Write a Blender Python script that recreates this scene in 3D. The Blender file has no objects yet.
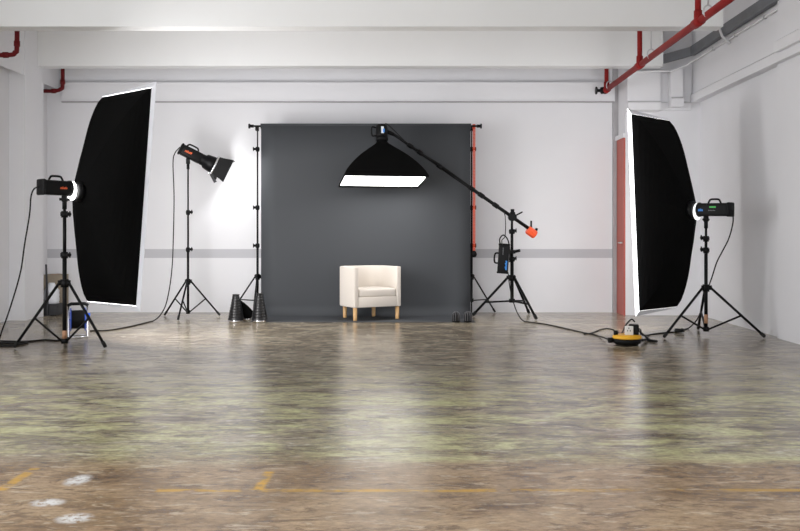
import bpy, bmesh, math, random
from mathutils import Vector, Matrix
random.seed(7)
SC = bpy.context.scene
COL = SC.collection
PI = math.pi
F, CX, CY, H = 900.0, 410.0, 235.0, 1.13      # focal length in px, vanishing point, eye height

def at(x, y, Y):
    return Vector(((x-CX)*Y/F, Y, H+(CY-y)*Y/F))
def fl(x, y, z=0.0):
    Y = F*(H-z)/(y-CY)
    return Vector(((x-CX)*Y/F, Y, z))

# ------------------------------------------------------------------ materials
def mat(name, col, rough=0.6, metal=0.0, noise=0.0, nscale=20, bump=0.0, spec=0.5, emit=None, estr=0.0, sheen=0.0, coat=0.0):
    m = bpy.data.materials.new(name); m.use_nodes = True
    nt = m.node_tree; b = nt.nodes['Principled BSDF']
    b.inputs['Base Color'].default_value = (*col, 1)
    b.inputs['Roughness'].default_value = rough
    b.inputs['Metallic'].default_value = metal
    b.inputs['Specular IOR Level'].default_value = spec
    b.inputs['Coat Weight'].default_value = coat
    if sheen: b.inputs['Sheen Weight'].default_value = sheen
    if emit:
        b.inputs['Emission Color'].default_value = (*emit, 1)
        b.inputs['Emission Strength'].default_value = estr
    if noise or bump:
        tc = nt.nodes.new('ShaderNodeTexCoord')
        n = nt.nodes.new('ShaderNodeTexNoise'); n.inputs['Scale'].default_value = nscale; n.inputs['Detail'].default_value = 6
        nt.links.new(tc.outputs['Object'], n.inputs['Vector'])
        if noise:
            mx = nt.nodes.new('ShaderNodeMix'); mx.data_type = 'RGBA'
            mx.inputs[6].default_value = (*[c*(1-noise) for c in col], 1)
            mx.inputs[7].default_value = (*[min(1, c*(1+noise)) for c in col], 1)
            nt.links.new(n.outputs['Fac'], mx.inputs[0]); nt.links.new(mx.outputs[2], b.inputs['Base Color'])
        if bump:
            bp = nt.nodes.new('ShaderNodeBump'); bp.inputs['Strength'].default_value = bump; bp.inputs['Distance'].default_value = 0.01
            nt.links.new(n.outputs['Fac'], bp.inputs['Height']); nt.links.new(bp.outputs['Normal'], b.inputs['Normal'])
    return m

M = {}
M['white'] = mat('white_paint', (0.72, 0.72, 0.745), 0.6, noise=0.04, nscale=1.5, bump=0.03)
M['beam'] = mat('beam_paint', (0.75, 0.755, 0.76), 0.6, noise=0.035, nscale=1.2, bump=0.03)
M['ceiling'] = mat('ceiling_paint', (0.72, 0.72, 0.72), 0.7)
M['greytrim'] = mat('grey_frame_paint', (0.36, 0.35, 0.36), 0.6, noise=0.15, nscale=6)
M['door'] = mat('red_door_paint', (0.42, 0.085, 0.06), 0.45, noise=0.08, nscale=3)
M['pipe'] = mat('red_pipe_paint', (0.25, 0.017, 0.016), 0.6, noise=0.2, nscale=4, spec=0.15)
M['pipedark'] = mat('dark_red_pipe_paint', (0.12, 0.009, 0.011), 0.6, noise=0.2, nscale=4, spec=0.15)
M['steel'] = mat('galvanised_steel', (0.55, 0.55, 0.57), 0.4, 0.8)
M['tray'] = mat('grey_tray_metal', (0.16, 0.165, 0.18), 0.5, 0.3, noise=0.2, nscale=5)
M['black'] = mat('black_metal', (0.004, 0.004, 0.0045), 0.45, spec=0.16)
M['plastic'] = mat('black_plastic', (0.0045, 0.0045, 0.005), 0.5, noise=0.2, nscale=40, spec=0.16)
M['snoot'] = mat('satin_black_snoot', (0.008, 0.008, 0.009), 0.33, spec=0.5)
M['rubber'] = mat('black_rubber', (0.006, 0.006, 0.006), 0.7, spec=0.3)
M['fabric'] = mat('black_nylon', (0.0035, 0.0035, 0.0035), 0.9, spec=0.05)
M['silver'] = mat('silver_lining', (0.82, 0.83, 0.87), 0.38, 0.35, noise=0.05, nscale=12, bump=0.25)
M['chrome'] = mat('chrome', (0.8, 0.8, 0.82), 0.15, 1.0)
M['lit'] = mat('lit_diffuser_cloth', (0.9, 0.9, 0.9), 0.8, emit=(1.0, 0.985, 0.97), estr=7.0)
M['lit_left'] = mat('lit_tall_diffuser_cloth', (0.9, 0.9, 0.9), 0.8, emit=(1.0, 0.985, 0.985), estr=13.0)
M['lit_right'] = mat('lit_tall_diffuser_cloth_bright', (0.9, 0.9, 0.9), 0.8, emit=(1.0, 0.985, 0.985), estr=4.0)
M['lip_left'] = mat('silver_edge_added_glow', (0.8, 0.81, 0.86), 0.4, 0.2, noise=0.06, nscale=10, bump=0.25, emit=(0.97, 0.97, 1.0), estr=0.08)  # slight emission added to brighten the silver lip
M['lip_right'] = mat('white_edge_added_glow', (0.85, 0.85, 0.9), 0.5, emit=(0.97, 0.97, 1.0), estr=3.2)  # emission added so the lip looks bright and streaks the floor
M['glow'] = mat('lit_flash_glass', (0.9, 0.9, 0.9), 0.4, emit=(1, 1, 1), estr=6.0)
M['glowdim'] = mat('lit_frosted_ring', (0.8, 0.8, 0.8), 0.4, emit=(1, 1, 1), estr=0.9)
M['orange_print'] = mat('orange_print', (0.75, 0.12, 0.03), 0.5)
M['blue_print'] = mat('blue_print', (0.03, 0.25, 0.75), 0.5)
M['white_print'] = mat('white_print', (0.75, 0.77, 0.82), 0.5)
M['grey_print'] = mat('grey_print', (0.12, 0.12, 0.13), 0.5)
M['green_led'] = mat('green_display', (0.02, 0.2, 0.03), 0.4, emit=(0.05, 0.6, 0.08), estr=0.35)
M['orange'] = mat('orange_plastic', (0.85, 0.10, 0.03), 0.4)
M['copper'] = mat('tan_sticker', (0.38, 0.2, 0.11), 0.6, noise=0.2, nscale=40)
M['paper'] = mat('grey_backdrop_paper', (0.052, 0.056, 0.062), 0.7, noise=0.05, nscale=1.2, spec=0.3)
M['uphol'] = mat('cream_upholstery', (0.70, 0.645, 0.585), 0.85, noise=0.025, nscale=60, bump=0.12, spec=0.2)
M['wood'] = mat('beech_wood', (0.62, 0.38, 0.17), 0.45, noise=0.12, nscale=14)
M['yellow'] = mat('yellow_plastic', (0.82, 0.42, 0.01), 0.4)
M['blue'] = mat('blue_plastic', (0.02, 0.10, 0.62), 0.4)
M['card'] = mat('brown_cardboard', (0.30, 0.25, 0.19), 0.8, noise=0.1, nscale=8)
M['dark'] = mat('dark_plastic_crate', (0.025, 0.026, 0.03), 0.6, noise=0.2, nscale=10)
M['bag'] = mat('white_plastic_film', (0.72, 0.74, 0.79), 0.35, noise=0.08, nscale=12, bump=0.6)
M['socket'] = mat('pale_socket_plastic', (0.72, 0.72, 0.7), 0.4)

# back wall with the painted grey stripe
def wall_stripe():
    m = mat('white_wall_with_grey_stripe', (0.72, 0.72, 0.745), 0.6)
    nt = m.node_tree; b = nt.nodes['Principled BSDF']; L = nt.links.new
    geo = nt.nodes.new('ShaderNodeNewGeometry'); sp = nt.nodes.new('ShaderNodeSeparateXYZ'); L(geo.outputs['Position'], sp.inputs[0])
    def mth(op, a, v):
        n = nt.nodes.new('ShaderNodeMath'); n.operation = op
        for i, q in enumerate((a, v)):
            if isinstance(q, (int, float)): n.inputs[i].default_value = q
            else: L(q, n.inputs[i])
        return n.outputs[0]
    f = mth('MULTIPLY', mth('GREATER_THAN', sp.outputs['Z'], 0.795), mth('LESS_THAN', sp.outputs['Z'], 0.925))
    n = nt.nodes.new('ShaderNodeTexNoise'); n.inputs['Scale'].default_value = 1.3; n.inputs['Detail'].default_value = 6
    L(geo.outputs['Position'], n.inputs['Vector'])
    a = nt.nodes.new('ShaderNodeMix'); a.data_type = 'RGBA'
    a.inputs[6].default_value = (0.69, 0.69, 0.72, 1); a.inputs[7].default_value = (0.75, 0.75, 0.77, 1); L(n.outputs['Fac'], a.inputs[0])
    mx = nt.nodes.new('ShaderNodeMix'); mx.data_type = 'RGBA'; L(f, mx.inputs[0]); L(a.outputs[2], mx.inputs[6])
    mx.inputs[7].default_value = (0.47, 0.47, 0.50, 1)
    L(mx.outputs[2], b.inputs['Base Color'])
    return m
M['wallback'] = wall_stripe()

def floor_mat():
    m = bpy.data.materials.new('worn_sealed_concrete'); m.use_nodes = True
    nt = m.node_tree; b = nt.nodes['Principled BSDF']; L = nt.links.new
    geo = nt.nodes.new('ShaderNodeNewGeometry'); P = geo.outputs['Position']
    sp = nt.nodes.new('ShaderNodeSeparateXYZ'); L(P, sp.inputs[0]); X, Y = sp.outputs['X'], sp.outputs['Y']
    def mth(op, a, v=0.0, c=None, clamp=False):
        n = nt.nodes.new('ShaderNodeMath'); n.operation = op; n.use_clamp = clamp
        for i, q in enumerate((a, v, c)):
            if q is None: continue
            if isinstance(q, (int, float)): n.inputs[i].default_value = q
            else: L(q, n.inputs[i])
        return n.outputs[0]
    def noise(scale, detail=8, rough=0.6, sx=1.0, sy=1.0, off=0.0, dist=0.0):
        mp = nt.nodes.new('ShaderNodeMapping'); L(P, mp.inputs[0])
        mp.inputs['Scale'].default_value = (sx, sy, 1); mp.inputs['Location'].default_value = (off, off*1.7, 0)
        n = nt.nodes.new('ShaderNodeTexNoise'); n.inputs['Scale'].default_value = scale; n.inputs['Detail'].default_value = detail
        n.inputs['Roughness'].default_value = rough; n.inputs['Distortion'].default_value = dist
        L(mp.outputs[0], n.inputs['Vector']); return n.outputs['Fac']
    def ss(v, lo, hi):
        n = nt.nodes.new('ShaderNodeMapRange'); n.interpolation_type = 'SMOOTHSTEP'
        L(v, n.inputs[0]); n.inputs[1].default_value = lo; n.inputs[2].default_value = hi
        return n.outputs[0]
    def mix(f, a, c):
        n = nt.nodes.new('ShaderNodeMix'); n.data_type = 'RGBA'; L(f, n.inputs[0])
        for i, q in ((6, a), (7, c)):
            if isinstance(q, tuple): n.inputs[i].default_value = (*q, 1)
            else: L(q, n.inputs[i])
        return n.outputs[2]
    big = noise(0.55, 9, 0.62, 0.7, 1.0, 3.1, 0.6)
    mid = noise(2.2, 9, 0.65, 0.8, 1.3, 9.7, 0.4)
    fine = noise(26, 8, 0.75, 0.7, 1.3, 1.3)
    stk = noise(5.5, 9, 0.68, 0.6, 1.5, 14.0, 0.8)
    flk = noise(11, 8, 0.7, 0.5, 1.6, 6.0, 0.5)
    # far, sealed concrete
    far = mix(ss(mid, 0.36, 0.66), FC['a'], FC['b'])
    far = mix(ss(big, 0.50, 0.72), far, FC['c'])
    far = mix(mth('MULTIPLY', ss(stk, 0.51, 0.60), 0.75), far, FC['c'])
    far = mix(mth('MULTIPLY', ss(flk, 0.545, 0.61), 0.6), far, FC['p'])
    # pale green worn sealer
    wob = mth('MULTIPLY', mth('SUBTRACT', big, 0.5), 1.6)
    yy = mth('ADD', Y, wob)
    band = mth('MULTIPLY', ss(yy, 4.25, 4.6), mth('SUBTRACT', 1.0, ss(yy, 5.6, 8.4)))
    gmask = mth('MULTIPLY', band, ss(noise(2.3, 10, 0.74, 0.6, 1.3, 21.0, 0.9), 0.40, 0.64))
    far = mix(mth('MULTIPLY', gmask, mth('SUBTRACT', 1.0, mth('MULTIPLY', ss(stk, 0.47, 0.60), 0.65))), far, FC['g'])
    line = mth('MULTIPLY', mth('MULTIPLY', ss(mth('ADD', Y, mth('MULTIPLY', mid, 0.12)), 4.50, 4.53), mth('SUBTRACT', 1.0, ss(mth('ADD', Y, mth('MULTIPLY', mid, 0.2)), 4.66, 4.74))), ss(X, -0.2, 0.1))
    far = mix(mth('MULTIPLY', line, ss(mid, 0.4, 0.6)), far, FC['g'])
    # near, bare warm concrete
    near = mix(ss(mid, 0.35, 0.66), FC['n1'], FC['n2'])
    near = mix(ss(noise(1.3, 8, 0.65, 1, 1, 33.0), 0.53, 0.72), near, FC['n3'])
    near = mix(mth('MULTIPLY', ss(noise(7, 6, 0.6, 0.6, 1.2, 5.0), 0.62, 0.72), 0.5), near, FC['n4'])
    near = mix(mth('MULTIPLY', ss(stk, 0.52, 0.60), 0.65), near, FC['n3'])
    near = mix(mth('MULTIPLY', ss(flk, 0.55, 0.62), 0.5), near, FC['n4'])
    nf = mth('SUBTRACT', 1.0, ss(mth('ADD', Y, mth('MULTIPLY', mth('SUBTRACT', mid, 0.5), 0.5)), 4.25, 4.75))
    col = mix(nf, far, near)
    # grain
    col2 = nt.nodes.new('ShaderNodeMix'); col2.data_type = 'RGBA'; col2.blend_type = 'MULTIPLY'; col2.inputs[0].default_value = 1.0
    L(col, col2.inputs[6])
    g = mth('ADD', mth('MULTIPLY', fine, 2.4), -0.2)
    cb = nt.nodes.new('ShaderNodeCombineColor'); L(g, cb.inputs[0]); L(g, cb.inputs[1]); L(g, cb.inputs[2]); L(cb.outputs[0], col2.inputs[7])
    col = col2.outputs[2]
    # paint marks
    def rect(x0, x1, y0, y1, e=0.012):
        a = mth('MULTIPLY', ss(X, x0-e, x0+e), mth('SUBTRACT', 1.0, ss(X, x1-e, x1+e)))
        c = mth('MULTIPLY', ss(Y, y0-e, y0+e), mth('SUBTRACT', 1.0, ss(Y, y1-e, y1+e)))
        return mth('MULTIPLY', a, c)
    wear = ss(noise(9, 6, 0.7, 0.5, 1, 12.0), 0.40, 0.56)
    ym = (0.75, 0.42, 0.03)
    for (r, k) in ((rect(-1.12, 0.38, 3.96, 4.003), 0.75), (rect(0.45, 1.75, 3.965, 4.005), 0.6), (rect(-0.695, -0.65, 3.98, 4.30), 0.95), (rect(-1.84, -1.79, 3.98, 4.36), 0.7)):
        col = mix(mth('MULTIPLY', mth('MULTIPLY', r, wear), k), col, ym)
    sw = ss(noise(24, 8, 0.8, 1, 1, 2.0), 0.40, 0.52)
    for (cx, cy, rx, ry) in ((-1.53, 4.15, 0.06, 0.10), (-1.53, 3.80, 0.075, 0.06), (-1.34, 3.59, 0.075, 0.07)):
        dx = mth('DIVIDE', mth('SUBTRACT', X, cx), rx); dy = mth('DIVIDE', mth('SUBTRACT', Y, cy), ry)
        d = mth('ADD', mth('MULTIPLY', dx, dx), mth('MULTIPLY', dy, dy))
        col = mix(mth('MULTIPLY', mth('SUBTRACT', 1.0, ss(d, 0.0, 1.4)), sw), col, (0.85, 0.85, 0.84))
    L(col, b.inputs['Base Color'])
    r = mth('ADD', mth('MULTIPLY', stk, 0.24), mth('ADD', mth('MULTIPLY', fine, 0.10), mth('ADD', mth('MULTIPLY', nf, 0.04), 0.01)))
    L(r, b.inputs['Roughness'])
    b.inputs['Specular IOR Level'].default_value = 0.5
    bp = nt.nodes.new('ShaderNodeBump'); bp.inputs['Strength'].default_value = 0.3; bp.inputs['Distance'].default_value = 0.01
    L(mth('ADD', mth('MULTIPLY', flk, 0.8), mth('MULTIPLY', fine, 0.3)), bp.inputs['Height']); L(bp.outputs['Normal'], b.inputs['Normal'])
    return m
FC = dict(a=(0.205, 0.157, 0.103), b=(0.415, 0.36, 0.265), c=(0.105, 0.073, 0.045), g=(0.63, 0.62, 0.33),
          p=(0.66, 0.625, 0.51), n1=(0.26, 0.168, 0.088), n2=(0.47, 0.335, 0.20), n3=(0.12, 0.065, 0.030), n4=(0.66, 0.56, 0.41))
M['floor'] = floor_mat()

# ------------------------------------------------------------------ mesh builder
def frame(loc, front, up=Vector((0, 0, 1))):
    """matrix with local +X along front, local +Z as near to up as possible"""
    x = Vector(front).normalized(); y = Vector(up).cross(x).normalized(); z = x.cross(y)
    m = Matrix((x, y, z)).transposed().to_4x4(); m.translation = Vector(loc); return m
def T(x, y, z): return Matrix.Translation((x, y, z))
def RZ(d): return Matrix.Rotation(math.radians(d), 4, 'Z')
def smooth_path(pts, n=6):
    pts = [Vector(p) for p in pts]
    if len(pts) < 3: return pts
    P = [pts[0]*2-pts[1]] + pts + [pts[-1]*2-pts[-2]]
    out = []
    for i in range(1, len(P)-2):
        a, b, c, d = P[i-1:i+3]
        for k in range(n):
            t = k/n
            out.append(0.5*((2*b)+(c-a)*t+(2*a-5*b+4*c-d)*t*t+(3*b-a-3*c+d)*t**3))
    out.append(pts[-1]); return out

class MB:
    def __init__(s, mx=None): s.bm = bmesh.new(); s.mx = mx or Matrix.Identity(4)
    def face(s, vs, sm=False):
        try: f = s.bm.faces.new(vs)
        except ValueError: return
        f.smooth = sm
    def v(s, p): return s.bm.verts.new(s.mx @ Vector(p))
    def box(s, c, size, bevel=0.0, mx=None, seg=2, taper=None):
        t = bmesh.new(); bmesh.ops.create_cube(t, size=1.0)
        for q in t.verts:
            q.co = Vector((q.co.x*size[0], q.co.y*size[1], q.co.z*size[2]))
            if taper and q.co.z > 0: q.co.x *= taper; q.co.y *= taper
        if bevel: bmesh.ops.bevel(t, geom=list(t.edges), offset=bevel, segments=seg, profile=0.5, affect='EDGES')
        M_ = s.mx @ T(*c) @ (mx or Matrix.Identity(4))
        s._merge(t, M_, bool(bevel)); return s
    def _merge(s, t, mx, sm):
        d = {q: s.bm.verts.new(mx @ q.co) for q in t.verts}
        for f in t.faces: s.face([d[q] for q in f.verts], sm)
        t.free()
    def tube(s, pts, r, seg=8, sm=True, closed=False, radii=None):
        pts = [Vector(p) for p in pts]; n = len(pts); rings = []; prev = None
        for i, p in enumerate(pts):
            if closed: d = pts[(i+1) % n]-pts[i-1]
            else: d = pts[min(i+1, n-1)]-pts[max(i-1, 0)]
            d.normalize()
            if prev is None: u = d.orthogonal().normalized()
            else:
                u = prev-d*prev.dot(d)
                u = u.normalized() if u.length > 1e-6 else d.orthogonal().normalized()
            prev = u; w = d.cross(u); rr = radii[i] if radii else r
            rings.append([s.v(p+(u*math.cos(2*PI*k/seg)+w*math.sin(2*PI*k/seg))*rr) for k in range(seg)])
        for i in range(n if closed else n-1):
            a, b = rings[i], rings[(i+1) % n]
            for k in range(seg): s.face([a[k], a[(k+1) % seg], b[(k+1) % seg], b[k]], sm)
        if not closed: s.face(rings[0][::-1]); s.face(rings[-1])
        return s
    def cyl(s, a, b, r, r2=None, seg=14): return s.tube([a, b], r, seg, radii=[r, r if r2 is None else r2])
    def lathe(s, prof, mx=None, seg=24, sm=True):
        """profile of (radius, height) turned about local Z"""
        mx = mx or Matrix.Identity(4); rings = []
        for (r, z) in prof:
            if r < 1e-5: rings.append([s.v(mx @ Vector((0, 0, z)))])
            else: rings.append([s.v(mx @ Vector((r*math.cos(2*PI*k/seg), r*math.sin(2*PI*k/seg), z))) for k in range(seg)])
        for a, b in zip(rings, rings[1:]):
            for k in range(seg):
                k2 = (k+1) % seg
                if len(a) == 1 and len(b) == 1: break
                if len(a) == 1: s.face([a[0], b[k2], b[k]], sm)
                elif len(b) == 1: s.face([a[k], a[k2], b[0]], sm)
                else: s.face([a[k], a[k2], b[k2], b[k]], sm)
        return s
    def prism(s, poly, axis_pts):
        """extrude polygon (list of Vector) by vector axis_pts"""
        a = [s.v(p) for p in poly]; b = [s.v(Vector(p)+Vector(axis_pts)) for p in poly]; n = len(a)
        s.face(a[::-1]); s.face(b)
        for k in range(n): s.face([a[k], a[(k+1) % n], b[(k+1) % n], b[k]])
        return s
    def build(s, name, m, parent=None):
        bmesh.ops.recalc_face_normals(s.bm, faces=list(s.bm.faces))
        me = bpy.data.meshes.new(name)
        o = bpy.data.objects.new(name, me); COL.objects.link(o)
        if parent is None:
            vs = [q.co for q in s.bm.verts]
            c = Vector(((min(q.x for q in vs)+max(q.x for q in vs))/2, (min(q.y for q in vs)+max(q.y for q in vs))/2, min(q.z for q in vs)))
            o.location = c
        else:
            o.parent = parent; c = parent_loc(parent)
        for q in s.bm.verts: q.co -= c
        s.bm.to_mesh(me); s.bm.free(); me.materials.append(m)
        WL[o.name] = c.copy()
        return o
WL = {}
def parent_loc(p): return WL[p.name]
def tag(o, label, cat, group=None):
    o['label'] = label; o['category'] = cat
    if group: o['group'] = group
    return o
def thing(name, loc, label, cat, group=None):
    o = bpy.data.objects.new(name, None); COL.objects.link(o); o.location = Vector(loc); o.empty_display_size = 0.1
    WL[o.name] = Vector(loc); return tag(o, label, cat, group)
def structure(o): o['kind'] = 'structure'; return o
def boxb(x0, x1, y0, y1, z0, z1, mb=None):
    mb = mb or MB(); return mb.box(((x0+x1)/2, (y0+y1)/2, (z0+z1)/2), (x1-x0, y1-y0, z1-z0))

# ------------------------------------------------------------------ the room
YB, ZC, XL, XR, YF = 13.15, 4.1, -5.3, 4.08, -1.0
structure(boxb(XL-0.2, XR+0.2, YF, YB+0.2, -0.1, 0).build('floor', M['floor']))
structure(boxb(XL-0.2, XR+0.2, YF, YB+0.2, ZC, ZC+0.1).build('ceiling', M['ceiling']))
structure(boxb(XL-0.2, XR+0.2, YB, YB+0.2, 0, ZC).build('wall_back', M['wallback']))
def profile_wall(poly, y0, y1):     # poly of (x, z)
    return MB().prism([Vector((x, y0, z)) for x, z in poly], (0, y1-y0, 0))
# right wall: upper part stands out over a chamfered soffit
structure(profile_wall([(XR, 0), (XR, 3.00), (3.935, 2.985), (3.925, 3.085), (3.965, 3.12), (3.965, ZC), (XR+0.2, ZC), (XR+0.2, 0)], YF, YB).build('wall_right', M['white']))
structure(profile_wall([(XL, 0), (XL, 3.32), (-5.10, 3.24), (-5.10, ZC), (XL-0.2, ZC), (XL-0.2, 0)], 8.2, YB).build('wall_left', M['white']))  # stops short out of view so world light reaches the right wall
# pier on the right wall, nearer the camera
pr = profile_wall([(4.02, 0), (4.02, 3.08), (XR, 3.08), (XR, 0)], YF, 9.86)
pr.prism([Vector((x, YF, z)) for x, z in [(4.02, 3.08), (3.865, 3.065), (3.855, 3.17), (3.90, 3.20), (3.90, ZC), (3.98, ZC), (3.98, 3.08)]], (0, 9.55-YF, 0))
structure(pr.build('trim_1', M['white']))
# beams and the left pillar
structure(boxb(-5.12, 3.47, 9.97, 10.19, 3.44, ZC).build('trim_2', M['beam']))
structure(boxb(-5.12, 3.46, 12.30, 12.50, 3.44, ZC).build('trim_3', M['beam']))
structure(boxb(XL, -5.09, 11.9, 12.5, 0, ZC).build('trim_4', M['white']))
# ledge band on the back wall
structure(boxb(-5.05, 2.97, YB-0.10, YB, 3.07, 3.345).build('trim_5', M['white']))
# corner block with the red door in its side
bk = boxb(3.03, XR, 12.66, YB, 0, ZC)
bk.prism([Vector((3.03, y, z)) for y, z in [(12.66, 2.86), (12.50, 2.87), (12.49, 2.97), (12.54, 3.00), (12.54, 3.40), (12.66, 3.40)]], (0.46, 0, 0))
bk.prism([Vector((3.49, y, z)) for y, z in [(12.66, 2.88), (12.62, 2.88), (12.61, 2.98), (12.63, 3.00), (12.63, 3.40), (12.66, 3.40)]], (0.45, 0, 0))
bk.prism([Vector((3.62, y, z)) for y, z in [(12.62, 2.91), (12.46, 2.91), (12.45, 3.02), (12.50, 3.05), (12.50, 3.44), (12.62, 3.44)]], (0.17, 0, 0))
structure(bk.build('trim_6', M['white']))
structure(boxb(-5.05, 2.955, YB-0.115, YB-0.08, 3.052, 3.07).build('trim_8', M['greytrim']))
structure(boxb(2.955, 3.03, YB-0.06, YB, 0, ZC).build('trim_7', M['greytrim']))
d = structure(boxb(3.006, 3.03, 12.66, 13.08, 0, 2.50).build('door_1', M['door']))
boxb(2.985, 3.03, 12.62, 13.12, 2.50, 2.56).build('door_frame', M['white'], d)
MB().cyl((2.97, 12.73, 1.02), (3.006, 12.73, 1.02), 0.012).cyl((2.972, 12.73, 1.02), (2.972, 12.84, 1.02), 0.009).build('door_handle', M['steel'], d)

# ------------------------------------------------------------------ pipes, tray
ZP = 3.20; XP = 2.80
t = thing('sprinkler_pipe', (XP, 10, ZP), 'long red sprinkler pipe hung below the ceiling beams along the right wall', 'pipe')
MB().cyl((XP, 4.0, ZP), (XP, 12.86, ZP), 0.037).build('pipe_run', M['pipe'], t)
for yy in (8.75, 10.97, 12.82):
    MB().cyl((XP, yy, ZP), (XP, yy, ZC), 0.03).build('drop_pipe', M['pipe'], t)
    MB().cyl((XP, yy-0.10, ZP), (XP, yy+0.10, ZP), 0.048).cyl((XP, yy, ZP), (XP, yy, ZP+0.11), 0.04).build('tee_fitting', M['pipe'], t)
for yy in (8.45, 10.45, 12.62):
    m_ = MB(); m_.cyl((XP, yy, ZP+0.09), (XP, yy, ZC), 0.007, seg=6)
    m_.tube([(XP+0.045*math.cos(a), yy, ZP+0.03+0.058*math.sin(a)) for a in [k*2*PI/14 for k in range(14)]], 0.008, 6, closed=True)
    m_.build('hanger_rod', M['steel'], t)
m_ = MB().cyl((XP, 12.86, ZP), (XP-0.06, 12.9, ZP), 0.05).cyl((XP-0.06, 12.9, ZP), (XP-0.13, 12.9, ZP), 0.022).cyl((XP-0.12, 12.9, ZP), (XP-0.14, 12.9, ZP), 0.055)
m_.build('end_valve', M['black'], t)
def left_pipe(x, y, label):
    t = thing('red_elbow_pipe', (x, y, ZP), label, 'pipe')
    MB().tube(smooth_path([(x, y, ZC), (x, y, ZP+0.12), (x-0.025, y, ZP+0.03), (x-0.12, y, ZP), (XL, y, ZP)], 5), 0.027, 12).build('pipe_run', M['pipedark'], t)
    MB().cyl((x, y, ZP+0.10), (x, y, ZP+0.16), 0.034).build('elbow_collar', M['pipedark'], t)
    MB().cyl((x-0.10, y, ZP), (x-0.16, y, ZP), 0.034).build('elbow_collar', M['pipedark'], t)
left_pipe(-4.52, 10.35, 'dark red elbow pipe at the top left corner, in front of the pillar')
left_pipe(-4.99, 12.93, 'dark red elbow pipe under the ceiling behind the left pillar')
t = thing('cable_tray', (3.85, 9, 3.6), 'dark grey cable tray running high along the right wall', 'cable tray')
# the run sits on the upper wall and turns across the corner block
pl = [Vector((3.90, 5.5, 3.67)), Vector((3.90, 12.42, 3.67)), Vector((3.45, 12.47, 3.55))]
m_ = MB()
for a, b in zip(pl, pl[1:]):
    dirv = (b-a).normalized(); m_.box((a+b)/2, ((b-a).length+0.04, 0.07, 0.12), mx=frame((0, 0, 0), dirv))
m_.build('tray_channel', M['tray'], t)
m_ = MB().tube([(3.945, 5.5, 3.55), (3.945, 12.40, 3.55), (3.80, 12.44, 3.47), (3.62, 12.46, 3.40), (3.05, 12.5, 3.39)], 0.014, 8)
m_.build('white_conduit', M['white'], t)
for yy in (10.9, 11.7, 10.0):
    MB().box((3.945, yy, 3.55), (0.036, 0.03, 0.045)).build('conduit_clip', M['steel'], t)
MB().tube([(3.80, 11.12, 3.75), (3.85, 11.1, 3.58), (3.945, 11.1, 3.49)], 0.016, 8).build('support_bracket', M['white'], t)

# ------------------------------------------------------------------ stands
def knob_at(p, d, r=0.017, l=0.05):
    p = Vector(p); d = Vector(d).normalized()
    return MB().cyl(p, p+d*l*0.5, r*0.45, seg=8).cyl(p+d*l*0.45, p+d*l, r, seg=8).box(p+d*l*0.9, (0.012, 0.012, 0.06), 0.003)
def stand(name, base, label, ztop, zapex, r, angles, zbot, zbr, collars=(), sticker=None, rad=0.018, cat='light stand', kdir=(1, -0.3, 0), brace=True, legr=0.0125):
    x, y = base; t = thing(name, (x, y, 0), label, cat)
    MB().cyl((x, y, zbot), (x, y, zapex+0.30 if not collars else collars[0]), rad).build('lower_pole', M['black'], t)
    zs = list(collars)+[ztop]
    for i in range(len(zs)-1):
        MB().cyl((x, y, zs[i]-0.02), (x, y, zs[i+1]), rad*(0.82-0.14*i)).build('pole_section', M['black'], t)
        c = MB().cyl((x, y, zs[i]-0.035), (x, y, zs[i]+0.03), rad*1.55).box((x, y, zs[i]), (rad*3.4, rad*2.2, 0.04), 0.004).build('clamp_collar', M['black'], t)
        k = knob_at((x, y, zs[i]), kdir, 0.018, 0.065).build('clamp_knob', M['plastic'], c)
    MB().cyl((x, y, zapex-0.05), (x, y, zapex+0.03), rad*1.9).build('leg_hub', M['black'], t)
    MB().cyl((x, y, zbot), (x, y, zbot+0.05), rad*1.7).build('brace_hub', M['black'], t)
    for a in angles:
        a = math.radians(a); dx, dy = math.cos(a), math.sin(a)
        top = Vector((x+dx*rad*2.2, y+dy*rad*2.2, zapex)); foot = Vector((x+dx*r, y+dy*r, legr+0.003))
        lg = MB().cyl(top, foot, legr, seg=10).cyl(top+Vector((0, 0, 0.02)), top-Vector((0, 0, 0.03)), legr*1.4, seg=10).build('leg', M['black'], t)
        dv = (foot-top).normalized()
        MB().cyl(foot-dv*0.06, foot, legr*1.35, legr*1.25, seg=10).build('rubber_foot', M['rubber'], lg)
        if brace:
            k = (zapex-zbr)/(zapex-legr); q = top.lerp(foot, k)
            MB().cyl((x+dx*rad, y+dy*rad, zbot+0.02), q, legr*0.75, seg=8).build('brace', M['black'], t)
    if sticker: MB().cyl((x, y, sticker[0]), (x, y, sticker[1]), rad*1.06, seg=16).build('sticker', M['copper'], t)
    return t

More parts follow.
